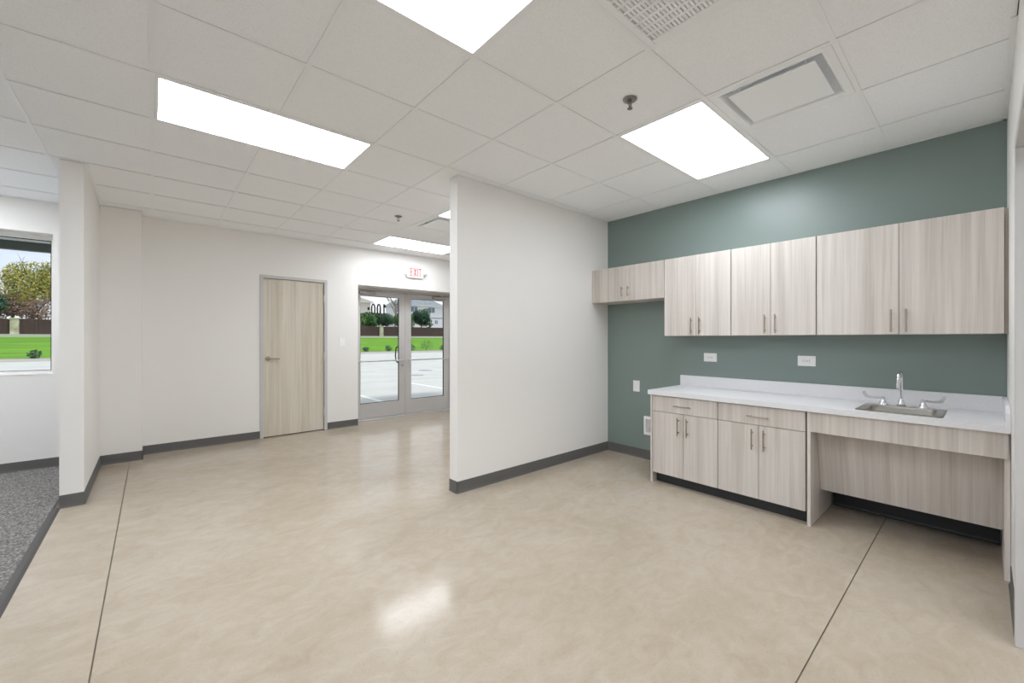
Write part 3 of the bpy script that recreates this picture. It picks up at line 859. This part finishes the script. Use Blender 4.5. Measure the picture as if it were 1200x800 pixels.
# ------------------------------------------------------------------ outdoors: ground
gz = -.02
lot = box('ground_paving', (-60, 90, YO - .0005, 37.8, gz - .2, gz), 'lot')
tag(lot, 'pale concrete parking lot outside the glass doors', 'parking lot', kind='structure')
tag(box('ground_forecourt', (-60, XL - .1605, -25, YO - .001, gz - .2, gz), 'lot'), 'pale concrete paving outside the added left wall windows', 'paving', kind='structure')
mb = MB()
for k in range(-4, 8):
    mb.box(-60, 90, 12.64 + k * 4.5 - .012, 12.64 + k * 4.5 + .012, gz, gz + .002) if 8 < 12.64 + k * 4.5 < 37 else None
mb.build('joint', 'lotjoint', lot)
for x, lab in ((1.48, 'painted parking stripe just left of the left glass door view'), (3.75, 'white parking stripe low in the left glass door'), (6.02, 'white parking stripe low in the right glass door'), (8.29, 'painted parking stripe right of the right glass door view')):
    tag(box('parking_stripe', (x - .05, x + .05, 8.0, 12.5, gz + .0, gz + .004), 'stripe'), lab, 'parking stripe', 'painted parking stripes')
mb = MB()
for (sx, sy, ra, rb) in ((8.9, 15.9, .28, .5), (7.5, 14.0, .25, .35), (5.6, 15.4, .3, .4), (9.6, 14.6, .2, .3)):
    mb.poly([(sx + ra * math.cos(2 * math.pi * k / 16), sy + rb * math.sin(2 * math.pi * k / 16) * (.8 + .2 * math.sin(k * 2.1)), gz + .003) for k in range(16)])
tag(mb.build('oil_stains', 'stain', lot), kind='stuff')
tag(box('kerb', (-60, 90, 37.8, 38.05, gz - .2, .14), 'kerb'), 'long pale concrete kerb along the planting bed', 'kerb', kind='structure')
tag(box('ground_bed', (-60, 90, 38.05, 40.2, -.2, .12), 'gravel'), 'strip of gravel planting bed below the lawn', 'planting bed', kind='structure')
lw = MB().prism([(-60, 40.2, -.2), (-60, 73, -.2), (-60, 73, 1.7), (-60, 71, 1.55), (-60, 40.2, .14)], (150, 0, 0)).build('ground_lawn', 'grass')
tag(lw, 'bright green lawn rising to the brown fence', 'lawn', kind='structure')
yd = MB().prism([(-60, 73, -.2), (-60, 112, -.2), (-60, 112, 4.2), (-60, 84, 3.0), (-60, 73, 1.7)], (150, 0, 0)).build('ground_yard', 'gravel')  # hidden ground made gravel so grass does not bounce green onto the house
tag(yd, 'unseen ground behind the brown fence, made gravel to cut green bounce', 'yard', kind='structure')
tag(box('fence_footing', (-58, 88, 71.5, 72.4, 1.0, 1.92), 'kerb'), 'low pale concrete strip at the foot of the fence', 'wall', kind='structure')

# canopy over the shop front
tag(MB().box(XL - .5, XE + .5, YO + .001, 8.499, 2.645, 2.80).build('canopy_soffit', 'soffit'), 'white underside of the canopy outside the window', 'canopy', kind='structure')
tag(MB().box(XL - .5, XE + .5, 8.5, 8.6, 2.53, 2.80).build('canopy_beam', 'canopy'), 'dark green grey canopy edge seen at the window top', 'beam', kind='structure')

# fence with stone pillars
FY = 72.0
pill = [-47.5, -29.5, -11.7, 0.0, 15.7, 31.3, 47.0, 62.7, 78.0]
for k, (a, b) in enumerate(zip(pill, pill[1:])):
    lab = {1: 'brown board fence left of the pillar seen in the window', 2: 'brown board fence right of the pillar seen in the window',
           4: 'brown board fence left of the pillar behind the left glass door', 5: 'brown board fence behind the right glass door'}.get(k, 'brown board fence beyond the lawn hidden by the walls')
    f = empty('board_fence', ((a + b) / 2, FY, 1.9), lab, 'fence', 'brown fence beyond the lawn')
    MB().box(a + .35, b - .35, FY - .02, FY + .02, 1.92, 3.62).build('backing', 'fence', f)
    mb = MB()
    x = a + .36
    while x < b - .5:
        mb.box(x, x + .135, FY - .045, FY - .02, 1.93, 3.66)
        x += .15
    tag(mb.build('boards', 'fence', f), kind='stuff')
for k, x in enumerate(pill):
    lab = {2: 'pale stone pillar in the fence seen through the window', 5: 'pale stone pillar in the fence behind the left glass door'}.get(k, 'pale stone pillar of the fence hidden by the walls')
    p = empty('stone_pillar', (x, FY, 1.9), lab, 'pillar', 'stone fence pillars')
    z = 1.92
    row = 0
    while z < 3.5:
        o = .03 * (row % 2)
        MB().box(x - .33 + o * .3, x + .33 - o * .3, FY - .33 + o * .3, FY + .33 - o * .3, z, z + .285, b=.02).build('block', 'stone', p)
        z += .29; row += 1
    box('cap', (x - .39, x + .39, FY - .39, FY + .39, z, z + .10), 'stone', p, .02)

# trees and shrubs
def foliage(mb, blobs, count, size, rng):
    tot = sum(b[3] * b[4] * b[5] for b in blobs)
    for b in blobs:
        n = int(count * b[3] * b[4] * b[5] / tot)
        for _ in range(n):
            while True:
                p = Vector((rng.uniform(-1, 1), rng.uniform(-1, 1), rng.uniform(-1, 1)))
                if .25 < p.length < 1: break
            c = Vector((b[0] + p.x * b[3], b[1] + p.y * b[4], b[2] + p.z * b[5]))
            u = Vector((rng.gauss(0, 1), rng.gauss(0, 1), rng.gauss(0, 1))).normalized()
            v = u.orthogonal().normalized()
            s = size * rng.uniform(.6, 1.4)
            mb.bm.faces.new([mb.bm.verts.new(c + q) for q in (u * s, v * s * .5, -u * s, -v * s * .5)])

def tree(name, x, y, z0, top, rad, leaf, n, size, label, cat='tree', bark='bark', sparse=False, seed=1, trunk_r=.18, grp=None):
    rng = random.Random(seed)
    t = empty(name, (x, y, z0), label, cat, grp)
    hh = top - z0
    MB().tube([(x, y, z0), (x + .1, y, z0 + hh * .35), (x + .05, y, z0 + hh * .7)], [trunk_r, trunk_r * .75, trunk_r * .35], 8).build('trunk', bark, t, True)
    mb = MB()
    tips = []
    for k in range(16 if sparse else 9):
        a = rng.uniform(0, 6.28); el = rng.uniform(.25, 1.2)
        zb = z0 + hh * rng.uniform(.25, .62)
        L = rad * rng.uniform(.7, 1.05)
        p1 = Vector((x + .07, y, zb)); d = Vector((math.cos(a) * math.cos(el), math.sin(a) * math.cos(el), math.sin(el)))
        p2 = p1 + d * L * .55 + Vector((0, 0, .1 * L)); p3 = p2 + (d + Vector((rng.uniform(-.4, .4), rng.uniform(-.4, .4), .35))).normalized() * L * .5
        mb.tube([p1, p2, p3], [trunk_r * .42, trunk_r * .25, trunk_r * .08], 5)
        tips.append(p3)
        if sparse:
            for q in range(5):
                s0 = p2.lerp(p3, rng.random()); e = s0 + Vector((rng.uniform(-1, 1), rng.uniform(-1, 1), rng.uniform(.2, 1.2))) * L * .28
                mb.tube([s0, e], [trunk_r * .1, trunk_r * .04], 4)
    mb.build('branches', bark, t, False)
    if n:
        blobs = [(x, y, z0 + hh * .62, rad * .8, rad * .8, hh * .32)]
        for k in range(9):
            a = rng.uniform(0, 6.28); rr = rad * rng.uniform(.35, .7)
            zz = z0 + hh * rng.uniform(.36, .86)
            blobs.append((x + rr * math.cos(a), y + rr * math.sin(a), zz, rad * .38, rad * .38, min(hh * .2, (top - zz))))
        fb = MB()
        foliage(fb, blobs, n, size, rng)
        tag(fb.build('foliage', leaf, t, recalc=False), kind='stuff')
    return t
# seen through the window
tree('deciduous_tree', -12.3, 85, 3.0, 12.6, 3.9, 'leafY', 5200, .17, 'tall yellow green tree behind the fence in the window', seed=3, sparse=True)
tree('deciduous_tree', -19.8, 86, 3.0, 9.0, 3.4, 'leafY', 3500, .22, 'yellow green tree farther left behind the window fence', seed=5, sparse=True)
tree('evergreen_tree', -15.3, 77, 2.2, 7.0, 2.3, 'leafD', 3500, .22, 'dense dark green tree left of the pillar in the window', seed=6)
tree('russet_shrub', -10.8, 77.5, 2.2, 6.7, 1.7, 'leafR', 1500, .12, 'thin russet brown shrub above the fence in the window', 'shrub', seed=8, sparse=True, trunk_r=.1)
tree('hedgerow_tree', -15.2, 92, 3.2, 8.4, 2.9, 'leafR', 2600, .18, 'grey brown hedgerow tree behind the dark evergreen in the window', seed=31, sparse=True)
tree('hedgerow_tree', -9.2, 92, 3.2, 8.6, 2.9, 'leafY', 2600, .18, 'olive hedgerow tree behind the russet shrub in the window', seed=32, sparse=True)
# seen through the doors
tree('leafy_bush', 29.9, 75.3, 2.2, 6.5, 2.3, 'leafG', 3600, .22, 'mid green tree at the far left of the left glass door', seed=11, grp='trees behind the door fence')
tree('leafy_bush', 35.4, 81, 2.6, 7.1, 3.1, 'leafD', 3200, .22, 'darker green tree above the pillar in the left glass door', seed=12, grp='trees behind the door fence')
tree('leafy_bush', 37.2, 75.3, 2.2, 7.0, 2.3, 'leafG', 3600, .22, 'green tree right of the suite number in the left glass door', seed=13, grp='trees behind the door fence')
tree('leafy_bush', 44.3, 81, 2.6, 8.3, 2.5, 'leafD', 3600, .22, 'round green tree in front of the white house', seed=14, grp='trees behind the door fence')
tree('bare_tree', 42.5, 90, 3.2, 13.5, 4.2, 'leafR', 0, .1, 'bare pale tree above the bushes in the left glass door', bark='palebark', sparse=True, seed=15, trunk_r=.22)
tree('bare_tree', 63.5, 98, 3.4, 12.0, 4.0, 'leafR', 500, .12, 'bare tree right of the white house', bark='palebark', sparse=True, seed=16)
for k, (x, lf) in enumerate(((-27, 'leafG'), (-4.5, 'leafY'), (3, 'leafG'), (11, 'leafD'), (19, 'leafG'), (25, 'leafY'))):
    tree('background_tree', x, 80 + k % 2 * 3, 2.6, 7.2 + (k % 3) * .9, 3.2, lf, 1600, .26, 'background tree beyond the fence hidden by the entrance wall', seed=20 + k, grp='hidden background trees')
# low plants in the bed
rngp = random.Random(4)
def low_plant(x, y, h, label):
    t = empty('low_plant', (x, y, .12), label, 'plant', 'low plants along the kerb')
    fb = MB()
    foliage(fb, [(x, y, .12 + h * .5, h * .6, h * .6, h * .5)], 160, .07, rngp)
    tag(fb.build('foliage', 'leafD', t, recalc=False), kind='stuff')
    mb = MB()
    for k in range(4):
        a = k * 1.7
        mb.tube([(x, y, .12), (x + .3 * h * math.cos(a), y + .3 * h * math.sin(a), .12 + h * .8)], [.015, .006], 5)
    mb.build('stem', 'bark', t)
PL = {0: 'low green plant at the window left edge', 1: 'bushy low plant in the middle of the window', 4: 'leftmost low plant behind the left glass door', 5: 'middle low plant behind the left glass door',
      6: 'low plant near the left door meeting stile', 7: 'taller sapling behind the right glass door', 8: 'small low plant behind the right glass door'}
for k, (x, h) in enumerate(((-8.1, .6), (-5.6, .55), (-3.0, .7), (8.0, .7), (15.6, .55), (17.9, .6), (20.4, .75), (22.2, 1.25), (24.2, .6), (26.5, .7))):
    low_plant(x, 39.4, h, PL.get(k, 'low plant along the kerb hidden by the walls'))

# houses
def house(x0, x1, y, z0, eave, ridge, wallm, roofm, label, wins, band=None):
    t = empty('house', ((x0 + x1) / 2, y + 4, z0), label, 'house')
    box('wall', (x0, x1, y, y + 9, z0, eave), wallm, t)
    o = .6
    MB().prism([(x0 - o, y - o, eave), (x0 - o, y + 9 + o, eave), (x0 - o, y + 9 + o, eave + .15), (x0 - o, y - o, eave + .15)], (x1 - x0 + 2 * o, 0, 0)).build('eave', 'soffit', t)
    rin = (x1 - x0) * .3
    mb = MB()
    b = [Vector(p) for p in ((x0 - o, y - o, eave + .15), (x1 + o, y - o, eave + .15), (x1 + o, y + 9 + o, eave + .15), (x0 - o, y + 9 + o, eave + .15))]
    r = [Vector((x0 + rin, y + 4.5, ridge)), Vector((x1 - rin, y + 4.5, ridge))]
    vs = [mb.bm.verts.new(p) for p in b + r]
    for f in ((0, 1, 5, 4), (1, 2, 5), (2, 3, 4, 5), (3, 0, 4), (3, 2, 1, 0)):
        mb.bm.faces.new([vs[i] for i in f])
    mb.build('roof', roofm, t)
    for (a, b_, c, d) in wins:
        w = MB().box(a, b_, y - .06, y - .001, c, d).build('window', 'soffit', t)
        m = (a + b_) / 2
        box('pane', (a + .1, m - .05, y - .07, y - .061, c + .1, d - .1), 'farglass', w)
        box('pane', (m + .05, b_ - .1, y - .07, y - .061, c + .1, d - .1), 'farglass', w)
    if band:
        box('trim_band', (x0, x1, y - .08, y - .001, band, band + .22), 'roof', t)
house(46.5, 58.4, 95, 3.0, 9.9, 13.0, 'siding', 'roof', 'white two storey house behind the right glass door', [(54.0, 56.0, 8.2, 9.7), (49.0, 51.0, 8.2, 9.7), (55.9, 56.9, 5.3, 6.4)], 6.8)
house(27.0, 38.7, 95, 3.0, 9.9, 12.4, 'cream', 'roof2', 'cream house behind the left glass door', [(30, 32, 7.6, 9.2)])
